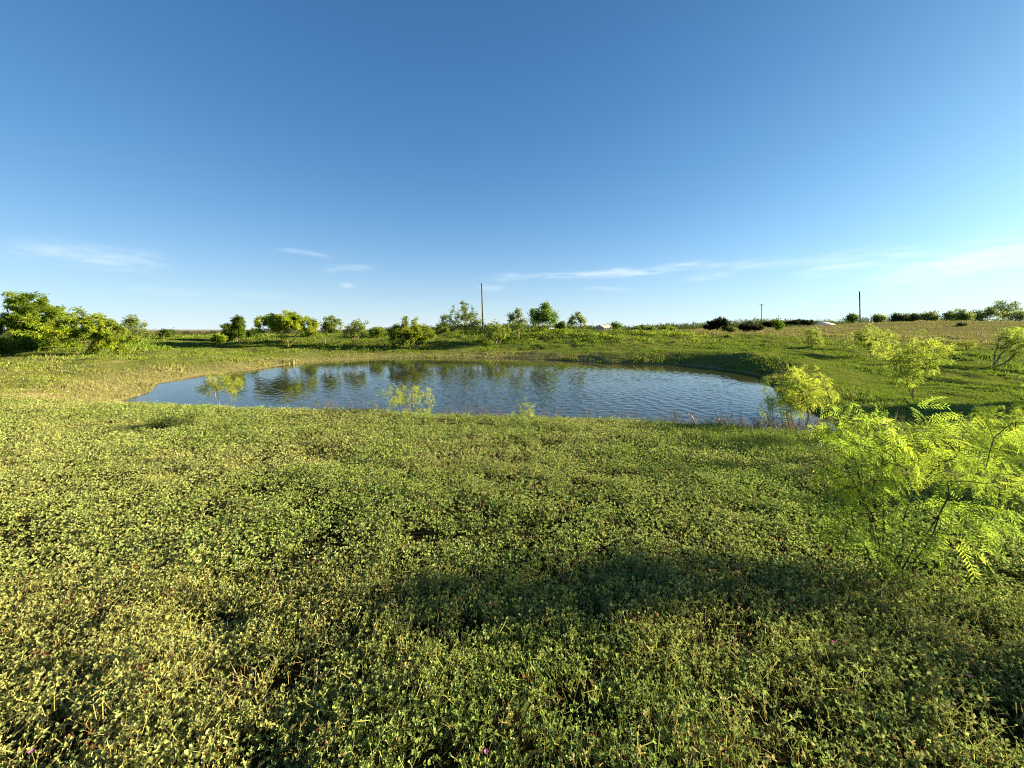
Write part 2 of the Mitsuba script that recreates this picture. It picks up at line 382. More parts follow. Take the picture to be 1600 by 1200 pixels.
col = np.where(isdry[:, None], np.array([0.235, 0.228, 0.105]), lerp((0.13, 0.21, 0.03), (0.19, 0.22, 0.05), dry)) * rng.uniform(.65, 1.25, (len(x), 1))
hill = isdry & (x > 10) & (r > 45)
col[hill] = np.array([0.25, 0.215, 0.125]) * rng.uniform(.7, 1.2, (hill.sum(), 1))
add('grass', scatter([blades(rng, 5, .35, .11, .6, 1) for _ in range(8)], np.stack([x, y, gz(x, y)], -1), upright(len(x), rng), hgt, col, rng), 'm_leaf')
labels['grass'] = {'label': 'green and straw coloured grass on the banks and hill', 'category': 'grass', 'kind': 'stuff'}

# taller green grass on the near bank to the right, and single blades and straws in the clover
rng = np.random.default_rng(103)
m = 6000
x, y = rng.normal(4.3, .95, m), rng.normal(6.4, .75, m)
s = sd(x, y)
ok = (s > .15) & (rng.uniform(0, 1, m) < sstep(.3, .6, fbm2(x, y, .8, 2, 81)))
x, y = x[ok], y[ok]
g1 = scatter([blades(rng, 4, .12, .016, .45) for _ in range(8)], np.stack([x, y, gz(x, y)], -1), upright(len(x), rng), rng.uniform(.12, .28, len(x)), np.array([[0.125, 0.19, 0.045]]) * rng.uniform(.7, 1.25, (len(x), 1)), rng)
m = 9000
y = 0.9 + 8.3 * rng.uniform(0, 1, m) ** .75
x = rng.uniform(-1, 1, m) * (1.38 * y + .8)
keep = sd(x, y) > .2
x, y = x[keep], y[keep]
dead = rng.uniform(0, 1, len(x)) < .45
g2 = scatter([blades(rng, 2, .10, .010, .8) for _ in range(10)], np.stack([x, y, gz(x, y) + .01], -1), upright(len(x), rng, .35), rng.uniform(.08, .2, len(x)) + .05 * (y > 5),
             np.where(dead[:, None], [[.36, .29, .14]], [[.13, .2, .035]]) * rng.uniform(.7, 1.2, (len(x), 1)), rng)
x = rng.uniform(-11.5, 8.3, 5200)
y = np.interp(x, [-13, -10.6, -7.8, -5.4, -2.9, 0, 3, 5.4, 7.4, 9], [12.6, 11.5, 10.8, 10.2, 9.7, 9.35, 8.9, 8.35, 8.1, 8.6]) - np.abs(rng.normal(.1, .35, len(x)))
keep = sd(x, y) > .03
x, y = x[keep], y[keep]
g3 = scatter([blades(rng, 4, .25, .03, .6) for _ in range(8)], np.stack([x, y, gz(x, y)], -1), upright(len(x), rng, .25), rng.uniform(.06, .2, len(x)),
             np.where((rng.uniform(0, 1, len(x)) < .6)[:, None], [[.33, .26, .13]], [[.17, .2, .05]]) * rng.uniform(.7, 1.2, (len(x), 1)), rng)
add('tall_grass', join(g1, g2, g3), 'm_leaf')
labels['tall_grass'] = {'label': 'taller thin grass blades and straws rising out of the clover', 'category': 'grass', 'kind': 'stuff'}

# dry weed stalks along the near shore
def stalk(rng):
    V, F, o = [], [], 0
    def strip(a, b, w):
        nonlocal o
        sx = np.array([w, 0, 0]); sy = np.array([0, w, 0])
        for s_ in (sx, sy):
            V.extend([a - s_, a + s_, b + s_ * .5, b - s_ * .5]); F.extend([[o, o + 1, o + 2], [o, o + 2, o + 3]]); o += 4
    p, d = np.zeros(3), np.array([rng.normal(0, .12), rng.normal(0, .12), 1.0])
    for i in range(4):
        q = p + d * .25
        strip(p, q, .010)
        for _ in range(2):
            if i:
                b = p + (q - p) * rng.uniform(.2, 1)
                strip(b, b + np.array([rng.normal(0, .14), rng.normal(0, .14), rng.uniform(.08, .25)]), .007)
        p, d = q, d + [rng.normal(0, .15), rng.normal(0, .15), 0]
    return np.array(V), np.array(F), np.ones((len(V), 3))


rng = np.random.default_rng(104)
x = np.concatenate([rng.uniform(-6, 8.2, 420), rng.normal(-.7, .3, 40), rng.normal(5.8, .9, 420)])
t = np.interp(x, [-13, -10.6, -7.8, -5.4, -2.9, 0, 3, 5.4, 7.4, 9], [12.6, 11.5, 10.8, 10.2, 9.7, 9.35, 8.9, 8.35, 8.1, 8.6])
y = t + rng.normal(.05, .28, len(x))
add('dry_weeds', scatter([stalk(rng) for _ in range(8)], np.stack([x, y, np.maximum(gz(x, y), ZW - .1)], -1), upright(len(x), rng, .2), rng.uniform(.15, .5, len(x)),
                         np.array([[.19, .17, .115]]) * rng.uniform(.6, 1.3, (len(x), 1)), rng), 'm_leaf')
labels['dry_weeds'] = {'label': 'thin brown dry weed stalks along the near waterline', 'category': 'weeds', 'kind': 'stuff'}


# ------------------------------------------------------------------ trees and shrubs
def frond(rng, lod):
    """A mesquite leaf about one unit long along y: a pair of drooping pinnae with narrow leaflets."""
    V, F, C, o = [], [], [], 0
    def quad(a, b, c, d, k):
        nonlocal o
        V.extend([a, b, c, d]); F.extend([[o, o + 1, o + 2], [o, o + 2, o + 3]]); C.extend([[k] * 3] * 4); o += 4
    def tri(a, b, c, k):
        nonlocal o
        V.extend([a, b, c]); F.append([o, o + 1, o + 2]); C.extend([[k] * 3] * 3); o += 3
    sides = (-1, 1)
    for sgn in sides:
        ang, droop = sgn * rng.uniform(.25, .6), rng.uniform(.15, .55)
        f = lambda t: np.array([math.sin(ang) * t * .85, .15 + .85 * t * math.cos(ang), -droop * t * t])
        if lod == 2:
            w = np.array([.10, .02, rng.normal(0, .05)])
            quad(f(0), f(.5) + w, f(1.0), f(.5) - w, rng.uniform(.8, 1.2))
            quad(f(.1), f(.5) + [0, .03, .10], f(.95), f(.5) - [0, .03, .10], rng.uniform(.8, 1.2))
            continue
        npair = 10 if lod == 0 else 6
        ll, lw = (.26, .018) if lod == 0 else (.28, .05)
        for i in range(npair):
            t = .08 + .92 * i / (npair - 1)
            p, q = f(t), f(min(t + .05, 1.05))
            ax = (q - p) / np.linalg.norm(q - p)
            sidev = np.cross(ax, [0, 0, 1.0]); sidev /= np.linalg.norm(sidev)
            for s2 in (-1, 1):
                dirv = ax * .55 + sidev * s2 * .8 + np.array([0, 0, rng.normal(-.15, .2)])
                dirv /= np.linalg.norm(dirv)
                L = ll * (1 - .35 * abs(t - .45)) * rng.uniform(.85, 1.1)
                wv = np.cross(dirv, [rng.normal(0, .5), rng.normal(0, .5), 1.0]); wv = wv / np.linalg.norm(wv) * lw
                k = rng.uniform(.85, 1.15)
                if lod == 0:
                    quad(p, p + dirv * L * .5 + wv, p + dirv * L, p + dirv * L * .5 - wv, k)
                else:
                    tri(p - wv * .6, p + dirv * L, p + wv * .6, k)
        w = np.array([.008, 0, .004])
        for a, b in ((0, .35), (.35, .7), (.7, 1)):
            quad(f(a) - w, f(a) + w, f(b) + w, f(b) - w, .9)
    return np.array(V), np.array(F), np.array(C)


def sprig(rng):
    """Broad leafy sprig for oaks and weeds."""
    V, F, C, o = [], [], [], 0
    for _ in range(6):
        c = rng.normal(0, .35, 3) + [0, .4, 0]
        a, b = rng.normal(0, 1, 3), rng.normal(0, 1, 3)
        a = a / np.linalg.norm(a) * .28; b = b / np.linalg.norm(b) * .15
        V += [c - a, c + b, c + a, c - b]; F += [[o, o + 1, o + 2], [o, o + 2, o + 3]]; C += [[rng.uniform(.75, 1.25)] * 3] * 4; o += 4
    return np.array(V), np.array(F), np.array(C)


def needle(rng):
    """A juniper spray along y."""
    V, F, C, o = [], [], [], 0
    for _ in range(6):
        b = np.array([0, rng.uniform(0, .5), 0])
        d = np.array([rng.normal(0, .35), 1.0, rng.normal(0, .35)]) * rng.uniform(.4, .7)
        w = rng.normal(0, 1, 3); w = w / np.linalg.norm(w) * .07
        V += [b - w, b + w, b + d]; F.append([o, o + 1, o + 2]); C += [[rng.uniform(.7, 1.3)] * 3] * 3; o += 3
    return np.array(V), np.array(F), np.array(C)


trng = np.random.default_rng(7)
TEMPL = {'near': [frond(trng, 0) for _ in range(6)], 'mid': [frond(trng, 1) for _ in range(6)], 'far': [frond(trng, 2) for _ in range(6)], 'sprig': [sprig(trng) for _ in range(6)], 'needle': [needle(trng) for _ in range(6)]}


def tube(P, R, sides):
    P = np.asarray(P); R = np.asarray(R)
    t = np.gradient(P, axis=0); t /= np.linalg.norm(t, axis=1, keepdims=True) + 1e-9
    a = np.cross(t, np.where(np.abs(t[:, 2:]) < .9, [0, 0, 1.0], [1.0, 0, 0])); a /= np.linalg.norm(a, axis=1, keepdims=True) + 1e-9
    b = np.cross(t, a)
    g = np.arange(sides) * 2 * np.pi / sides
    v = P[:, None] + R[:, None, None] * (np.cos(g)[None, :, None] * a[:, None] + np.sin(g)[None, :, None] * b[:, None])
    i, j = np.meshgrid(np.arange(len(P) - 1), np.arange(sides), indexing='ij')
    q = np.stack([i * sides + j, i * sides + (j + 1) % sides, (i + 1) * sides + (j + 1) % sides, (i + 1) * sides + j], -1).reshape(-1, 4)
    return v.reshape(-1, 3), np.vstack([q[:, [0, 1, 2]], q[:, [0, 2, 3]]])


def numbered(name):
    key, i = name, 0
    while key in labels:
        i += 1
        key = f'{name}_{i:03d}'
    return key


def tree(name, label, cat, base, blobs, stems, ntwig, nfrond, kind, size, color, seed, group=None, twig=.006, droop=.5, wind=(0, 0, 0), sides=4, jitter=.16, color2=None, split=False, fuzz=0.25):
    """A tree or shrub. base: its foot. blobs: ellipsoids (centre, radii, weight) that its twigs reach. stems: points that its main stems head for."""
    rng = np.random.default_rng(seed)
    key = numbered(name)
    labels[key] = {'label': label, 'category': cat}
    if group:
        labels[key]['group'] = group
    base = np.array(base, float)
    size_all = max(np.max(np.abs(np.array(c) - base)) for c, _, _ in blobs)
    seg = size_all / 9
    nodes, parent, owner, chains = [base - [0, 0, .06]], [-1], [0], []

    def grow(start, target, own, bow):
        p0 = nodes[start]
        L = np.linalg.norm(target - p0)
        k = max(2, int(L / seg))
        chain = [start]
        off = rng.normal(0, jitter * L * .5, 3)
        for i in range(1, k + 1):
            t = i / k
            p = p0 + (target - p0) * t + off * math.sin(math.pi * t) * .5 + np.array([0, 0, bow * L * math.sin(math.pi * t)]) + rng.normal(0, jitter * seg * .45, 3) * (t < 1)
            nodes.append(p); parent.append(chain[-1]); owner.append(own)
            chain.append(len(nodes) - 1)
        chains.append((chain, own))

    for k, st in enumerate(stems):
        grow(0, np.array(st, float), k, rng.normal(0, .06))
    w = np.array([b[2] for b in blobs], float); w /= w.sum()
    targets = []
    for b in rng.choice(len(blobs), ntwig, p=w):
        u = rng.normal(0, 1, 3); u /= np.linalg.norm(u)
        targets.append(np.array(blobs[b][0]) + u * rng.uniform(.1, 1) ** .45 * np.array(blobs[b][1]))
    targets = np.array(targets)
    targets = targets[np.argsort(np.linalg.norm(targets - base, axis=1))]
    for tg in targets:
        N = np.array(nodes)
        dd = np.linalg.norm(N - tg, axis=1)
        away = np.linalg.norm(N - base, axis=1) - np.linalg.norm(tg - base)
        cost = dd + 1.2 * np.clip(away, 0, None) + .5 * np.clip(N[:, 2] - tg[2], 0, None)
        cost[0] += size_all * .3
        j = int(np.argmin(cost))
        grow(j, tg, owner[j], .04)
    N, par = np.array(nodes), np.array(parent)
    N[:, 2] = np.maximum(N[:, 2], np.where(np.arange(len(N)) > 0, base[2] + .05, -9))
    R = np.zeros(len(N))
    haschild = np.zeros(len(N), bool); haschild[par[1:]] = True
    R[~haschild] = twig ** 2.3
    for i in range(len(N) - 1, 0, -1):
        R[par[i]] += R[i]
    R = R ** (1 / 2.3)
    wood = {}
    for chain, own in chains:
        rad = R[chain].copy()
        rad[0] = min(rad[0], rad[1] * 1.15) if chain[0] else rad[1] * 1.25
        rad[-1] *= .6 if not haschild[chain[-1]] else 1
        wood.setdefault(own if split else 0, []).append(tube(N[chain], rad, sides))
    for n_, own in enumerate(sorted(wood)):
        V, F, o = [], [], 0
        for v, f in wood[own]:
            V.append(v); F.append(f + o); o += len(v)
        pk = f'{key}__' + ('stem' if split else 'trunk') + (f'_{n_:03d}' if n_ else '')
        scene[pk] = mikit.ply((np.vstack(V), np.vstack(F)), 'm_bark_dark' if split else 'm_bark', smooth=True)
    thin = np.where(R < twig * 2.6)[0]; thin = thin[thin > 0]
    pick = thin[rng.integers(len(thin), size=nfrond)]
    t = rng.uniform(0, 1, nfrond)[:, None]
    pos = N[pick] * (1 - t) + N[par[pick]] * t + np.clip(rng.normal(0, 1, (nfrond, 3)), -1.1, 1.1) * fuzz * size
    bd = N[pick] - N[par[pick]]; bd /= np.linalg.norm(bd, axis=1, keepdims=True) + 1e-9
    axis_ = bd * .5 + rng.normal(0, .55, (nfrond, 3)) + np.array([0, 0, -droop]) + np.array(wind)
    clump = meshkit.noise(pos * (2.2 / max(size_all, .5)) * 2 + seed, seed)
    c1, c2 = np.array(color), np.array(color2 if color2 is not None else np.array(color) * [.78, .88, .9])
    col = lerp(c1, c2, sstep(.3, .7, clump)) * rng.uniform(.75, 1.25, (nfrond, 1))
    add(f'{key}__crown', scatter(TEMPL[kind], pos, frames(axis_, rng.normal(0, .7, nfrond)), size * rng.uniform(.65, 1.25, nfrond), col, rng), 'm_frond')
    return key


def far_tree(name, label, cat, l, r_, top, low, trunk, d, stems=2, ntwig=70, nfrond=1400, kind='far', size=.235, color=(.14, .2, .022), seed=1, nblob=5, flat=.55, group=None, depth=.8, droop=.3, twig=.010, jitter=.16, more=1.0, **kw):
    """A tree measured in the photograph: crown from l to r_ and top to low, trunk foot at column trunk, d metres away."""
    rng = np.random.default_rng(seed + 1000)
    L, Rr = at(l, top, d), at(r_, low, d)
    cx, hw, zt, zl = (L[0] + Rr[0]) / 2, (Rr[0] - L[0]) / 2, L[2], Rr[2]
    bx = (trunk - 800) / FOC * d
    base = np.array([bx, d, float(gz(np.array([bx]), np.array([float(d)]))[0])])
    zl = max(zl, base[2] + .1)
    hz = (zt - zl) / 2
    blobs = []
    for k in range(nblob):
        u = -1 + 2 * (k + .5) / nblob
        rr = np.array([hw * rng.uniform(.34, .5), hw * depth * rng.uniform(.4, .6), hz * rng.uniform(.62, .82)])
        cz = zl + hz + hz * (1 - .72) * rng.uniform(-1, 1) - hz * .3 * abs(u) ** 2
        if k == nblob // 2:
            cz = zt - rr[2]
        blobs.append(((cx + u * (hw - rr[0]) * 1.02, d + rng.normal(0, hw * depth * .35), cz), rr, rr[0] * rr[2]))
    st = []
    for k in range(stems):
        u = (k + .5) / stems * 2 - 1 + rng.normal(0, .15)
        st.append((cx + u * hw * flat, d + rng.normal(0, hw * .25), zl + hz * rng.uniform(.6, 1.2)))
    kw.setdefault('fuzz', .45 if kind in ('far', 'sprig', 'needle') else .3)
    return tree(name, label, cat, base, blobs, st, int(ntwig * 1.5), int(nfrond * more * (1.55 if kind == 'far' else 1)), kind, size, color, seed, group, twig=twig, droop=droop, jitter=jitter, **kw)


GREEN, YEL, GREY = (.30, .42, .045), (.37, .47, .05), (.27, .34, .09)
# --- the left group
far_tree('mesquite_tree', 'tallest broad green mesquite in the group on the left edge', 'tree', -45, 128, 453, 545, 85, 27, 4, 150, 4200, color=GREEN, seed=11, more=2.0, nblob=8, color2=(.15, .23, .03))
far_tree('mesquite_tree', 'low leaning mesquite with pale forked stems right of the tallest left tree', 'tree', 105, 200, 484, 545, 132, 25.5, 3, 90, 2000, color=YEL, seed=12, more=1.5, nblob=5, color2=(.2, .27, .045))
far_tree('mesquite_tree', 'small grey green mesquite at the right end of the left group', 'tree', 190, 234, 488, 528, 212, 33, 2, 45, 650, color=GREY, seed=13, more=0.9, nblob=4)
far_tree('mesquite_tree', 'green mesquite cut by the left edge of the picture', 'tree', -170, -20, 468, 552, -100, 26, 3, 90, 2200, color=GREEN, seed=14, more=1.9, nblob=6)
far_tree('low_shrub', 'low green shrub under the left group at its left end', 'shrub', -20, 60, 520, 556, 20, 24.5, 3, 40, 900, color=(0.142, 0.234, 0.028), seed=15, more=1.4, nblob=4, size=.2)
# --- along the far bank
far_tree('dense_tree', 'compact dark green tree left of the umbrella shaped mesquite', 'tree', 348, 389, 494, 536, 371, 37, 2, 70, 1700, color=(0.156, 0.256, 0.023), color2=(0.064, 0.106, 0.020), seed=21, more=1.2, nblob=4)
far_tree('low_shrub', 'small yellow green shrub in front of the compact dark tree', 'shrub', 328, 354, 519, 545, 340, 35, 3, 25, 420, color=YEL, seed=22, more=1.2, nblob=3, size=.2)
far_tree('mesquite_tree', 'umbrella shaped yellow green mesquite with dark forked trunk on far bank', 'tree', 396, 497, 484, 522, 451, 34.5, 5, 130, 3000, color=YEL, seed=23, more=1.7, nblob=7, color2=(.24, .32, .03), depth=.7)
far_tree('mesquite_tree', 'thin feathery mesquite touching the umbrella shaped tree on its right', 'tree', 494, 536, 491, 524, 508, 37, 2, 55, 800, color=(0.213, 0.284, 0.050), seed=24, more=1.0, nblob=5)
far_tree('mesquite_tree', 'spindly grey green mesquite between feathery tree and round bushy mesquite', 'tree', 530, 584, 497, 528, 553, 36, 3, 55, 750, color=GREY, seed=25, more=0.95, nblob=5)
far_tree('mesquite_tree', 'round bushy mesquite hanging low over the far bank', 'tree', 600, 682, 491, 540, 652, 36, 4, 110, 2300, color=(0.256, 0.334, 0.031), seed=26, more=1.3, nblob=7, color2=(.2, .27, .04))
far_tree('mesquite_tree', 'tall open mesquite with pale fanned limbs left of the utility pole', 'tree', 684, 760, 470, 518, 727, 46, 5, 100, 1500, color=(0.177, 0.248, 0.057), seed=27, more=1.25, nblob=8, flat=.8)
far_tree('low_shrub', 'bushy young mesquite at the foot of the tall centre pole', 'shrub', 742, 806, 500, 534, 776, 38, 4, 70, 1100, color=(0.234, 0.305, 0.043), seed=28, more=0.85, nblob=5)
far_tree('mesquite_tree', 'airy mesquite right of the centre pole with sky through its crown', 'tree', 786, 828, 478, 520, 810, 40, 3, 60, 800, color=(0.192, 0.256, 0.050), seed=29, more=1.0, nblob=6)
far_tree('broadleaf_tree', 'fan shaped dark green tree on a short trunk on the berm', 'tree', 825, 874, 472, 508, 846, 47, 5, 100, 1500, kind='sprig', color=(0.142, 0.227, 0.026), size=.34, seed=30, more=0.95, nblob=6, flat=.9)
far_tree('mesquite_tree', 'small slim mesquite right of the fan shaped tree', 'tree', 882, 922, 486, 512, 901, 42, 2, 45, 600, color=(0.206, 0.270, 0.043), seed=31, more=0.9, nblob=4)
far_tree('low_shrub', 'small green shrub in front of the white house', 'shrub', 953, 972, 501, 518, 961, 60, 2, 30, 350, color=(0.142, 0.241, 0.028), seed=32, nblob=3, size=.3)
for i, (l, r_, t, b, d, lab) in enumerate([(242, 276, 514, 528, 38, 'dark low shrub on the berm right of the left group'), (572, 606, 508, 528, 41, 'low shrub left of the round bushy mesquite'),
                                            (384, 404, 512, 532, 40, 'low shrub at the left foot of the umbrella shaped tree'), (470, 500, 506, 530, 41, 'low shrub behind the umbrella shaped tree on its right'),
                                            (680, 704, 492, 520, 44, 'thin grey shrub right of the round bushy mesquite'), (864, 888, 500, 516, 50, 'small thin shrub between fan shaped and slim trees'),
                                            (980, 1030, 506, 518, 52, 'low leafy thicket on the berm right of the white house'), (1034, 1058, 508, 519, 52, 'small thicket on the berm left of the thin skyline post')]):
    far_tree('low_shrub', lab, 'shrub', l, r_, t, b, (l + r_) / 2, d, 3, 35, 600, color=(.2, .28, .045) if i % 2 else (.15, .22, .045), seed=170 + i, nblob=4, size=.24)
# --- junipers and small trees on the right
DARK = (.040, .055, .025)
J = dict(kind='needle', color=DARK, color2=(.022, .03, .014), droop=-.9, fuzz=.2, depth=1.0, twig=.012)
far_tree('juniper', 'large dark rounded juniper right of centre on the skyline', 'shrub', 1101, 1151, 497, 522, 1126, 60, 4, 160, 4200, size=.36, seed=41, more=1.5, nblob=4, **J)
far_tree('juniper', 'lower dark juniper right beside the large rounded one', 'shrub', 1149, 1188, 504, 524, 1168, 57, 4, 120, 2600, size=.34, seed=42, more=1.5, nblob=4, **J)
far_tree('juniper', 'dark juniper behind the small bright green tree', 'shrub', 1186, 1230, 502, 514, 1206, 88, 4, 110, 2200, size=.5, seed=43, more=1.3, nblob=5, **J)
far_tree('juniper', 'flat dark juniper left of the white shed roof', 'shrub', 1228, 1274, 500, 513, 1250, 92, 4, 110, 2200, size=.5, seed=44, more=1.2, nblob=5, **J)
far_tree('young_tree', 'small bright green tree in front of the dark junipers', 'tree', 1207, 1229, 500, 516, 1216, 54, 2, 35, 500, color=(.12, .2, .02), seed=45, nblob=3)
far_tree('low_shrub', 'grey green shrub between the two nearest junipers', 'shrub', 1132, 1152, 508, 523, 1143, 54, 2, 30, 380, color=(.11, .15, .035), seed=46, nblob=3)
far_tree('mesquite_tree', 'thin young mesquite standing alone on right slope above the bank', 'tree', 1248, 1292, 509, 545, 1268, 30, 3, 55, 700, color=(0.220, 0.284, 0.050), seed=47, more=0.8, nblob=5, kind='mid', size=.2)
far_tree('mesquite_tree', 'faint sapling between the lone young mesquite and the forked mesquite', 'tree', 1308, 1332, 517, 545, 1320, 29, 2, 25, 220, color=(0.213, 0.284, 0.057), seed=48, more=0.8, nblob=3, kind='mid', size=.18)
far_tree('mesquite_tree', 'mesquite with dark forked trunk in front of the right pole', 'tree', 1330, 1395, 506, 548, 1362, 24, 3, 80, 1300, color=(.26, .33, .06), seed=49, more=0.75, nblob=6, kind='mid', size=.2)
far_tree('mesquite_tree', 'large airy mesquite with two thin trunks beyond the right shore', 'tree', 1376, 1482, 508, 592, 1427, 11.6, 3, 130, 1700, color=(.31, .39, .06), seed=50, more=0.5, nblob=9, kind='mid', size=.16, twig=.004, droop=.5, wind=(.2, 0, 0))
far_tree('mesquite_tree', 'leaning mesquite with pale trunk at the right edge', 'tree', 1532, 1640, 507, 555, 1551, 20.5, 3, 80, 1200, color=(0.185, 0.256, 0.050), seed=51, more=0.8, nblob=6, kind='mid', size=.2, flat=.7)
far_tree('low_shrub', 'small pale yellow shrub on slope left of the leaning mesquite', 'shrub', 1494, 1527, 530, 546, 1510, 30, 2, 25, 260, color=(.2, .24, .04), seed=52, nblob=3, kind='mid', size=.18)
far_tree('low_shrub', 'small grey shrub just below the hilltop on the right', 'shrub', 1494, 1512, 504, 514, 1503, 62, 3, 30, 350, color=(.09, .11, .05), seed=53, nblob=3)
# --- skyline on the right
S = dict(kind='sprig', droop=0, twig=.02, more=.55, flat=.85)
for i, (l, r_, t, d, lab, c) in enumerate([
        (1318, 1338, 490, 118, 'small tree left of the right pole on the skyline', (.07, .1, .03)),
        (1362, 1384, 492, 104, 'first small tree right of the right pole on the skyline', (.09, .12, .035)),
        (1392, 1418, 490, 106, 'dark low tree on the skyline right of the right pole', (.05, .07, .028)),
        (1414, 1440, 491, 108, 'darkest low tree in the middle of the right skyline', (.04, .06, .025)),
        (1434, 1464, 487, 104, 'pale green tree on the right skyline with ragged top', (.1, .13, .04)),
        (1486, 1516, 483, 100, 'pale green tree at the left end of the tall skyline clump', (.1, .135, .04)),
        (1512, 1556, 481, 104, 'dark tree in the middle of the tall skyline clump', (.045, .065, .026)),
        (1538, 1596, 467, 108, 'tallest flat topped tree of the right skyline clump', (.075, .1, .035)),
        (1560, 1640, 484, 98, 'green tree at the right end of the skyline clump', (.09, .12, .035))]):
    far_tree('skyline_tree', lab, 'tree', l, r_, t, 503, (l + r_) / 2, d, 3, 70, 900, size=.75, color=tuple(1.7 * q for q in c), seed=60 + i, nblob=5, **S)

# --- shrubs on the near shore and by the viewer
far_tree('shore_shrub', 'young mesquite with bright flat crown on the left part of the near shore', 'shrub', 302, 386, 577, 616, 343, 11.5, 3, 60, 520, color=(.36, .41, .06), seed=81, more=0.75, nblob=5, kind='mid', size=.15, twig=.003, droop=.6)
far_tree('shore_shrub', 'young mesquite with arching drooping sprays in middle of the near shore', 'shrub', 582, 698, 588, 640, 632, 9.5, 5, 60, 420, color=(.37, .44, .07), seed=82, more=0.7, nblob=6, kind='mid', size=.13, twig=.0028, droop=.7, flat=.8)
far_tree('shore_shrub', 'small sprouting mesquite at the waterline right of the arching one', 'shrub', 788, 852, 626, 662, 822, 8.9, 3, 26, 170, color=(.36, .43, .09), seed=83, more=0.9, nblob=4, kind='mid', size=.11, twig=.0025, droop=.4)
far_tree('shore_shrub', 'bushy mesquite at the right end of the pond', 'shrub', 1180, 1312, 565, 650, 1246, 8.2, 4, 130, 1350, color=(.32, .40, .05), seed=84, more=0.55, nblob=8, kind='near', size=.14, twig=.003, droop=.6, wind=(.25, 0, 0), color2=(0.170, 0.256, 0.043))

W = dict(kind='near', twig=.0015, droop=.55, wind=(.45, 0, -.1), sides=6, color=(.255, .365, .04), color2=(.175, .285, .04), split=True)
b0 = np.array([2.55, 2.62, float(gz(np.array([2.55]), np.array([2.62]))[0])])
tree('mesquite_bush', 'large bright backlit mesquite bush close on the right with dark bare stems', 'bush', b0,
     [((2.40, 2.70, .76), (.34, .40, .34), 1.3), ((2.75, 2.85, .80), (.42, .42, .30), 1.2), ((3.35, 2.75, .72), (.50, .42, .32), 1.3), ((2.25, 2.62, .36), (.26, .3, .26), .6), ((2.75, 2.5, .38), (.35, .3, .2), .35), ((3.25, 2.6, .42), (.35, .3, .2), .3), ((2.6, 3.0, 1.02), (.25, .3, .15), .4)],
     [(2.32, 2.7, .70), (2.48, 2.78, .66), (2.62, 2.72, .80), (2.86, 2.95, .72), (3.1, 2.7, .55), (3.3, 2.85, .66), (2.25, 2.55, .4), (2.9, 2.55, .5)], 260, 420, size=.155, seed=91, **W)
for i, (bx, by, h, w_, nf, lab) in enumerate([(5.75, 4.3, .95, .85, 400, 'second mesquite bush behind the large one at the right edge'), (8.9, 6.6, 1.0, .9, 500, 'mesquite bush farther back at the right edge by the pond'),
                                                  (8.7, 5.9, 2.4, .75, 420, 'taller mesquite bush just outside the right edge whose shadow falls on the clover'), (11.8, 7.6, 3.0, 1.2, 600, 'mesquite outside the right edge shading the near bank'),
                                                  (3.75, 2.0, .85, .45, 170, 'small mesquite bush outside the lower right corner of the picture')]):
    b = np.array([bx, by, float(gz(np.array([bx]), np.array([by]))[0])])
    tree('mesquite_bush', lab, 'bush', b, [(b + [-w_ * .5, 0, h * .7], (w_ * .5, .45, h * .32), 1), (b + [w_ * .4, .1, h * .75], (w_ * .5, .45, h * .3), 1), (b + [0, -.2, h * .5], (w_ * .6, .5, h * .3), .8)],
         [b + [-w_ * .4, 0, h * .6], b + [w_ * .4, .1, h * .6], b + [0, -.2, h * .6]], 110, nf, size=.15, seed=95 + i, **W)

far_tree('mesquite_tree', 'low wide mesquite outside the right edge shading the hollow beyond the pond', 'tree', 1690, 1860, 440, 570, 1775, 11.4, 4, 110, 1400, color=GREEN, seed=56, nblob=7)

# broad leaved weed clump on the left in the clover
k = far_tree('weed_clump', 'dark leafy weed clump with pale yellow tips in clover on the left', 'plant', 232, 292, 655, 678, 262, 7.6, 4, 40, 420, kind='sprig', size=.085, color=(.17, .23, .06), color2=(.06, .10, .035), seed=98, nblob=4, twig=.003, droop=-.2)

# ------------------------------------------------------------------ far woods
rng = np.random.default_rng(120)
V = []
m = 3400
a = np.radians(rng.uniform(-64, 64, m))
d = np.where(rng.uniform(0, 1, m) < .55, rng.uniform(420, 560, m), rng.uniform(560, 1100, m))
hide = fbm2(np.degrees(a), d / 60, .15, 3, 9)
ok = (rng.uniform(0, 1, m) < np.where(np.degrees(a) < -18, .55, 1.0)) & (hide > .3)
a, d = a[ok], d[ok]
x, y = d * np.sin(a), d * np.cos(a)
left = sstep(-10, -22, np.degrees(a))
hh = rng.uniform(5.5, 10.0, len(a)) * (1 - .4 * left) * np.where(d > 560, 1.25, 1) * (.45 + 1.1 * fbm2(np.degrees(a), d / 200, .35, 3, 13))
pos = np.repeat(np.stack([x, y, gz(x, y)], -1), 14, 0)
hr = np.repeat(hh, 14)
pos += np.stack([rng.normal(0, .42, len(hr)) * hr, rng.normal(0, .42, len(hr)) * hr, rng.uniform(.05, .85, len(hr)) * hr], -1)
col = np.repeat(np.array([.040, .060, .022])[None] * rng.uniform(.7, 1.5, (len(a), 1)), 14, 0)
add('distant_woods', scatter(TEMPL['sprig'], pos, upright(len(pos), rng, .6), hr * .34, col, rng), 'm_frond')
labels['distant_woods'] = {'label': 'dark far-off woods along the horizon', 'category': 'woods', 'kind': 'stuff'}

# ------------------------------------------------------------------ poles, fences, buildings
def raw(mesh_list):
    V, F, o = [], [], 0
    for v, f in mesh_list:
        v, f = np.asarray(v, float), np.asarray(f)
        if f.shape[1] == 4:
            f = np.vstack([f[:, [0, 1, 2]], f[:, [0, 2, 3]]])
        V.append(v); F.append(f + o); o += len(v)
    return np.vstack(V), np.vstack(F)


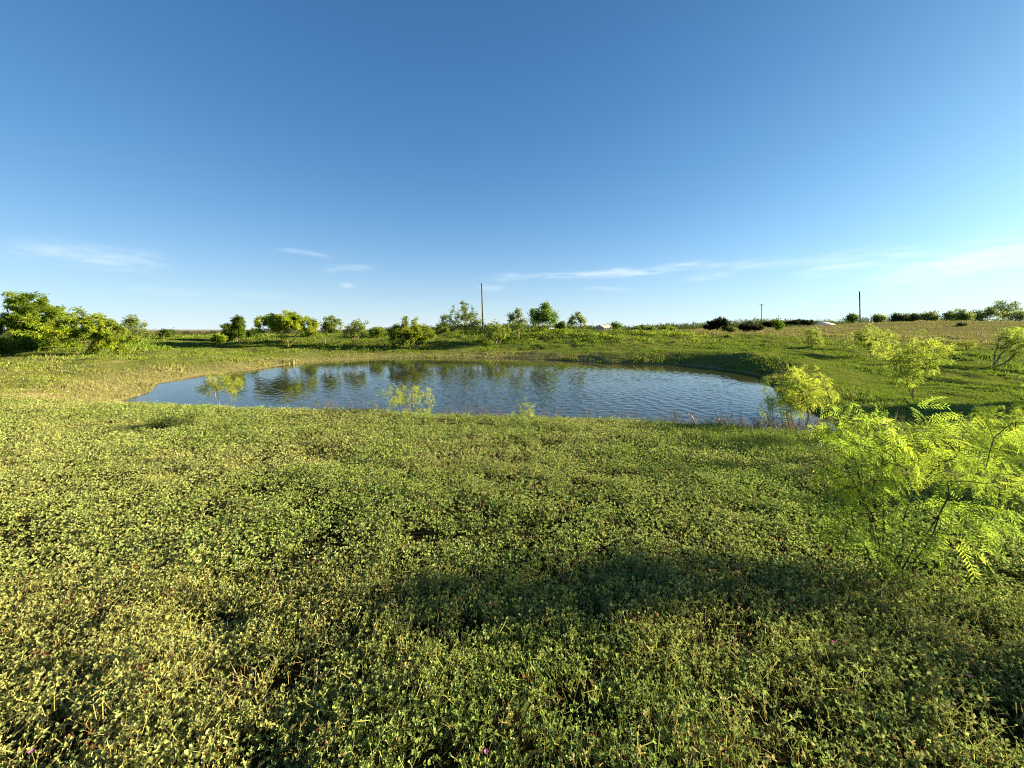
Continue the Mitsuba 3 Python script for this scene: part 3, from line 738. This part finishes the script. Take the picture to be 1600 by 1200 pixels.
def box(c, s, rz=0.0):
    v = np.array([[x, y, z] for x in (-1, 1) for y in (-1, 1) for z in (-1, 1)]) * np.array(s) / 2
    ca, sa = math.cos(rz), math.sin(rz)
    v = v @ np.array([[ca, sa, 0], [-sa, ca, 0], [0, 0, 1]]) + np.array(c)
    return v, np.array([[0, 1, 3, 2], [4, 6, 7, 5], [0, 4, 5, 1], [2, 3, 7, 6], [0, 2, 6, 4], [1, 5, 7, 3]])


def ground_at(x, y):
    return float(gz(np.array([x]), np.array([float(y)]))[0])


def pole(label, px, ptop, d, arm, lean=0.0, rz=0.3, transformer=False):
    key = numbered('utility_pole')
    labels[key] = {'label': label, 'category': 'utility pole'}
    top = at(px, ptop, d)
    foot = np.array([top[0] + lean, d, ground_at(top[0], d) - .4])
    scene[key + '__shaft'] = mikit.ply(tube([foot, (foot + top) / 2, top, top + [0, 0, .04]], [.17, .145, .12, .02], 10), 'm_wood', smooth=40)
    if arm:
        scene[key + '__crossarm'] = mikit.ply(raw([box(top - [0, .16, .45], (2.4, .1, .13), rz)]), 'm_wood')
    ca, sa = math.cos(rz), math.sin(rz)
    for k, u in enumerate((-1.05, -.45, 1.05) if arm else (0.0,)):
        b = (top - [0, .16, .38] + [ca * u, sa * u, 0]) if arm else top + [0, 0, .02]
        scene[key + '__insulator' + (f'_{k:03d}' if k else '')] = mikit.ply(tube([b, b + [0, 0, .1], b + [0, 0, .14], b + [0, 0, .26]], [.03, .03, .07, .045], 8), 'm_dark', smooth=40)
    if not arm:
        scene[key + '__bracket'] = mikit.ply(tube([top - [0, 0, .25], top + [-.3, -.1, .1], top + [-.38, -.1, .4]], [.03, .03, .03], 6), 'm_dark', smooth=40)
    return key


pole('tall bare wooden utility pole behind the centre trees', 752.5, 444, 80, False, .35)
pole('wooden utility pole with a short crossarm behind the junipers', 1190, 475, 165, True, .1)
pole('wooden utility pole without crossarm right of the white shed', 1343, 456, 108, False, .2)
pole('utility pole with crossarm standing behind the tallest skyline tree', 1587, 470, 128, True, 0)

for px, ptop, d, lab in [(1083, 502, 92, 'thin fence post alone on the skyline left of the junipers'), (1361, 495.5, 98, 'thin fence post right of the utility pole without crossarm'), (1007, 509, 66, 'weathered fence post on the grassy berm right of the white house')]:
    key = numbered('fence_post')
    labels[key] = {'label': lab, 'category': 'fence post'}
    top = at(px, ptop, d)
    b = np.array([top[0], d, ground_at(top[0], d) - .3])
    scene[key + '__post'] = mikit.ply(tube([b, (b + top) / 2 + [.03, 0, 0], top, top + [0, 0, .02]], [.08, .075, .07, .02], 7), 'm_wood', smooth=40)
    scene[key + '__wire_clip'] = mikit.ply(raw([box(top - [0, .08, .2], (.05, .05, .09))]), 'm_dark')

key = 'pipe_gate'
labels[key] = {'label': 'thin grey pipe gate on the hilltop beside the right pole', 'category': 'gate'}
gx0, gx1, gy = at(1342, 497, 100)[0], at(1362, 497, 100)[0], 100.0
g0 = ground_at(gx0, gy)
for k, u in enumerate((gx0, gx1)):
    scene[f'{key}__post' + (f'_{k:03d}' if k else '')] = mikit.ply(tube([[u, gy, g0 - .2], [u, gy, g0 + .8], [u, gy, 4.75]], [.06, .06, .06], 7), 'm_metal', smooth=40)
for k, zz in enumerate((4.62, 4.2, 3.8)):
    scene[f'{key}__rail' + (f'_{k:03d}' if k else '')] = mikit.ply(tube([[gx0, gy, zz], [(gx0 + gx1) / 2, gy, zz], [gx1, gy, zz]], [.04, .04, .04], 6), 'm_metal', smooth=40)


def house(name, label, px, d, w, depth, wall_h, roof_h, zbase, rz, wall_m, roof_m, nwin):
    key = numbered(name)
    labels[key] = {'label': label, 'category': 'house' if name == 'farmhouse' else 'shed'}
    c = np.array([(px - 800) / FOC * d, d, zbase])
    ca, sa = math.cos(rz), math.sin(rz)
    R = np.array([[ca, sa, 0], [-sa, ca, 0], [0, 0, 1]])
    put = lambda v: np.asarray(v, float) @ R + c
    hw, hd = w / 2, depth / 2
    gable = [[-hw, -hd, wall_h], [-hw, hd, wall_h], [-hw, 0, wall_h + roof_h], [hw, -hd, wall_h], [hw, hd, wall_h], [hw, 0, wall_h + roof_h]]
    bv, bf = box((0, 0, wall_h / 2 - 1), (w, depth, wall_h + 2))
    scene[key + '__wall'] = mikit.ply(raw([(put(bv), bf), (put(gable), [[0, 2, 1], [3, 4, 5]])]), wall_m)
    o, e = .35, .12
    sl = roof_h / hd
    rv = []
    for z0 in (0.02, .14):
        rv += [[-hw - o, -hd - o, wall_h - o * sl + z0], [hw + o, -hd - o, wall_h - o * sl + z0], [hw + o, 0, wall_h + roof_h + z0], [-hw - o, 0, wall_h + roof_h + z0], [hw + o, hd + o, wall_h - o * sl + z0], [-hw - o, hd + o, wall_h - o * sl + z0]]
    rf = [[0, 3, 2, 1], [3, 5, 4, 2], [6, 7, 8, 9], [9, 8, 10, 11], [0, 1, 7, 6], [1, 2, 8, 7], [2, 4, 10, 8], [4, 5, 11, 10], [5, 3, 9, 11], [3, 0, 6, 9]]
    scene[key + '__roof'] = mikit.ply(raw([(put(rv), np.array(rf))]), roof_m)
    bv, bf = box((hw * .1, -hd - .02, 1.05), (1.0, .06, 2.1))
    scene[key + '__door'] = mikit.ply(raw([(put(bv), bf)]), 'm_dark')
    for k in range(nwin):
        u = (-.75 + 1.5 * k / max(nwin - 1, 1)) * hw
        if abs(u - hw * .1) < .9:
            continue
        bv, bf = box((u, -hd - .02, 1.5), (1.1, .06, 1.1))
        scene[key + '__window' + (f'_{k:03d}' if k else '')] = mikit.ply(raw([(put(bv), bf)]), 'm_dark')
    return key


house('farmhouse', 'far white farmhouse with pale roof behind the small green shrub', 945, 210, 7.0, 7, 2.2, 1.6, .3, .5, 'm_drab', 'm_drab', 4)
house('metal_shed', 'far low shed with bright metal roof on the right skyline', 1290, 190, 8, 6, 2.2, 1.0, 1.9, .6, 'm_white', 'm_metal', 3)
house('metal_shed', 'tiny far white shed among the trees left of the farmhouse', 862, 300, 4, 3.5, 2.0, .8, .2, .2, 'm_white', 'm_metal', 2)

# ------------------------------------------------------------------ small things
def branch(label, pts, rad):
    key = numbered('dead_branch')
    labels[key] = {'label': label, 'category': 'branch'}
    pts = np.array(pts, float)
    scene[key + '__stem'] = mikit.ply(tube(pts, np.linspace(rad, rad * .45, len(pts)), 7), 'm_deadwood', smooth=50)
    q = pts[len(pts) // 2]
    scene[key + '__twig'] = mikit.ply(tube([q, q + [.05, -.02, .07], q + [.11, -.03, .1]], [rad * .5, rad * .4, rad * .2], 6), 'm_deadwood', smooth=50)


p = at(1080, 652, 9.0)
branch('bleached curved dead branch sticking up at the near waterline', [p + [.09, 0, -.16], p + [.06, 0, -.06], p + [-.01, 0, .04], p + [-.07, .01, .09], p + [-.04, .02, .13]], .022)
p = at(1127, 658, 8.8)
branch('short bleached dead branch lying right of the curved one', [p + [-.14, 0, .03], p + [-.02, .02, .03], p + [.08, 0, -.01], p + [.14, 0, -.08]], .02)

rng = np.random.default_rng(140)
for i, (px, py, lab) in enumerate([(52, 1178, 'small pink flower in the clover at the lower left corner'), (767, 946, 'small pink flower in the clover near the middle'), (760, 1190, 'small pink flower at the bottom edge in the middle'),
                                   (1302, 1013, 'small pink flower in the clover below the large bush'), (1513, 1049, 'small pink flower in the clover near the lower right corner')]):
    d = 1.5 * FOC / (py - HOR)
    x0, y0 = (px - 800) / FOC * d, d
    key = numbered('pink_flower')
    labels[key] = {'label': lab, 'category': 'flower', 'group': 'pink flowers in the clover'}
    g = ground_at(x0, y0)
    h = float(canopy(np.array([x0]), np.array([y0]))[0]) + .05
    scene[key + '__stem'] = mikit.ply(tube([[x0, y0, g], [x0 + .01, y0, g + h * .6], [x0, y0 - .005, g + h]], [.0016, .0015, .0012], 5), 'm_leafstem', smooth=True)
    pv, pf = [], []
    for k in range(6):
        a = k * 1.047 + rng.normal(0, .1)
        u, w = np.array([math.cos(a), math.sin(a), .55]), np.array([-math.sin(a), math.cos(a), 0])
        c = np.array([x0, y0 - .005, g + h])
        pv += [c, c + u * .006 + w * .0035, c + u * .010, c + u * .006 - w * .0035]; pf.append([4 * k, 4 * k + 1, 4 * k + 2, 4 * k + 3])
    scene[key + '__blossom'] = mikit.ply((np.array(pv), np.array(pf)), 'm_petal')
bsdf('m_leafstem', type='twosided', bsdf={'type': 'diffuse', 'reflectance': {'type': 'rgb', 'value': [0.12, 0.15, 0.04]}})

# pale stones on the left bank and along the far shore
m = 260
x = np.concatenate([rng.uniform(-16.5, -11.2, 150), rng.uniform(-9, 6, 60), rng.normal(-11.3, .7, 50)])
y = np.concatenate([rng.uniform(11.5, 16, 150), rng.uniform(29, 33, 60), rng.normal(11.8, .3, 50)])
s = sd(x, y)
ok = (s > 0.02) & (s < 3.2) & (rng.uniform(0, 1, len(x)) < .6)
x, y = x[ok], y[ok]
stone_t = []
for _ in range(5):
    v, f = meshkit.trimesh.creation.icosphere(subdivisions=1, radius=1.0).vertices, meshkit.trimesh.creation.icosphere(subdivisions=1, radius=1.0).faces
    v = np.array(v) * [1, rng.uniform(.6, .9), rng.uniform(.35, .6)] * rng.uniform(.8, 1.2, (len(v), 1))
    stone_t.append((v, np.array(f), np.ones((len(v), 3))))
add('stones', scatter(stone_t, np.stack([x, y, gz(x, y) + .015], -1), upright(len(x), rng, .2), np.exp(rng.normal(-3.45, .4, len(x))), np.array([[.40, .34, .25]]) * rng.uniform(.7, 1.2, (len(x), 1)), rng), 'm_stone')
labels['stones'] = {'label': 'scattered pale stones on the grazed left bank', 'category': 'stones', 'kind': 'stuff'}

# leafy weeds on the berm behind the pond and along its foot
rng = np.random.default_rng(150)
x = np.concatenate([rng.uniform(-36, 22, 6000), rng.uniform(-2, 20, 3500)])
y = np.concatenate([rng.uniform(33, 50, 6000), rng.uniform(38, 50, 3500)])
n = fbm2(x, y, .33, 3, 91)
ok = (sd(x, y) > 2) & (n > .54) & ((x > -15) | (y < 37))
x, y, n = x[ok], y[ok], n[ok]
h = np.clip((n - .5) * 4, .1, 1) * rng.uniform(.1, .75, len(x))
add('leafy_weeds', scatter(TEMPL['sprig'], np.stack([x, y, gz(x, y) + h * .8], -1), upright(len(x), rng, .5), rng.uniform(.2, .42, len(x)), np.array([[.13, .19, .025]]) * rng.uniform(.6, 1.3, (len(x), 1)), rng), 'm_frond')
labels['leafy_weeds'] = {'label': 'leafy green weeds in patches on the berm behind the pond', 'category': 'weeds', 'kind': 'stuff'}
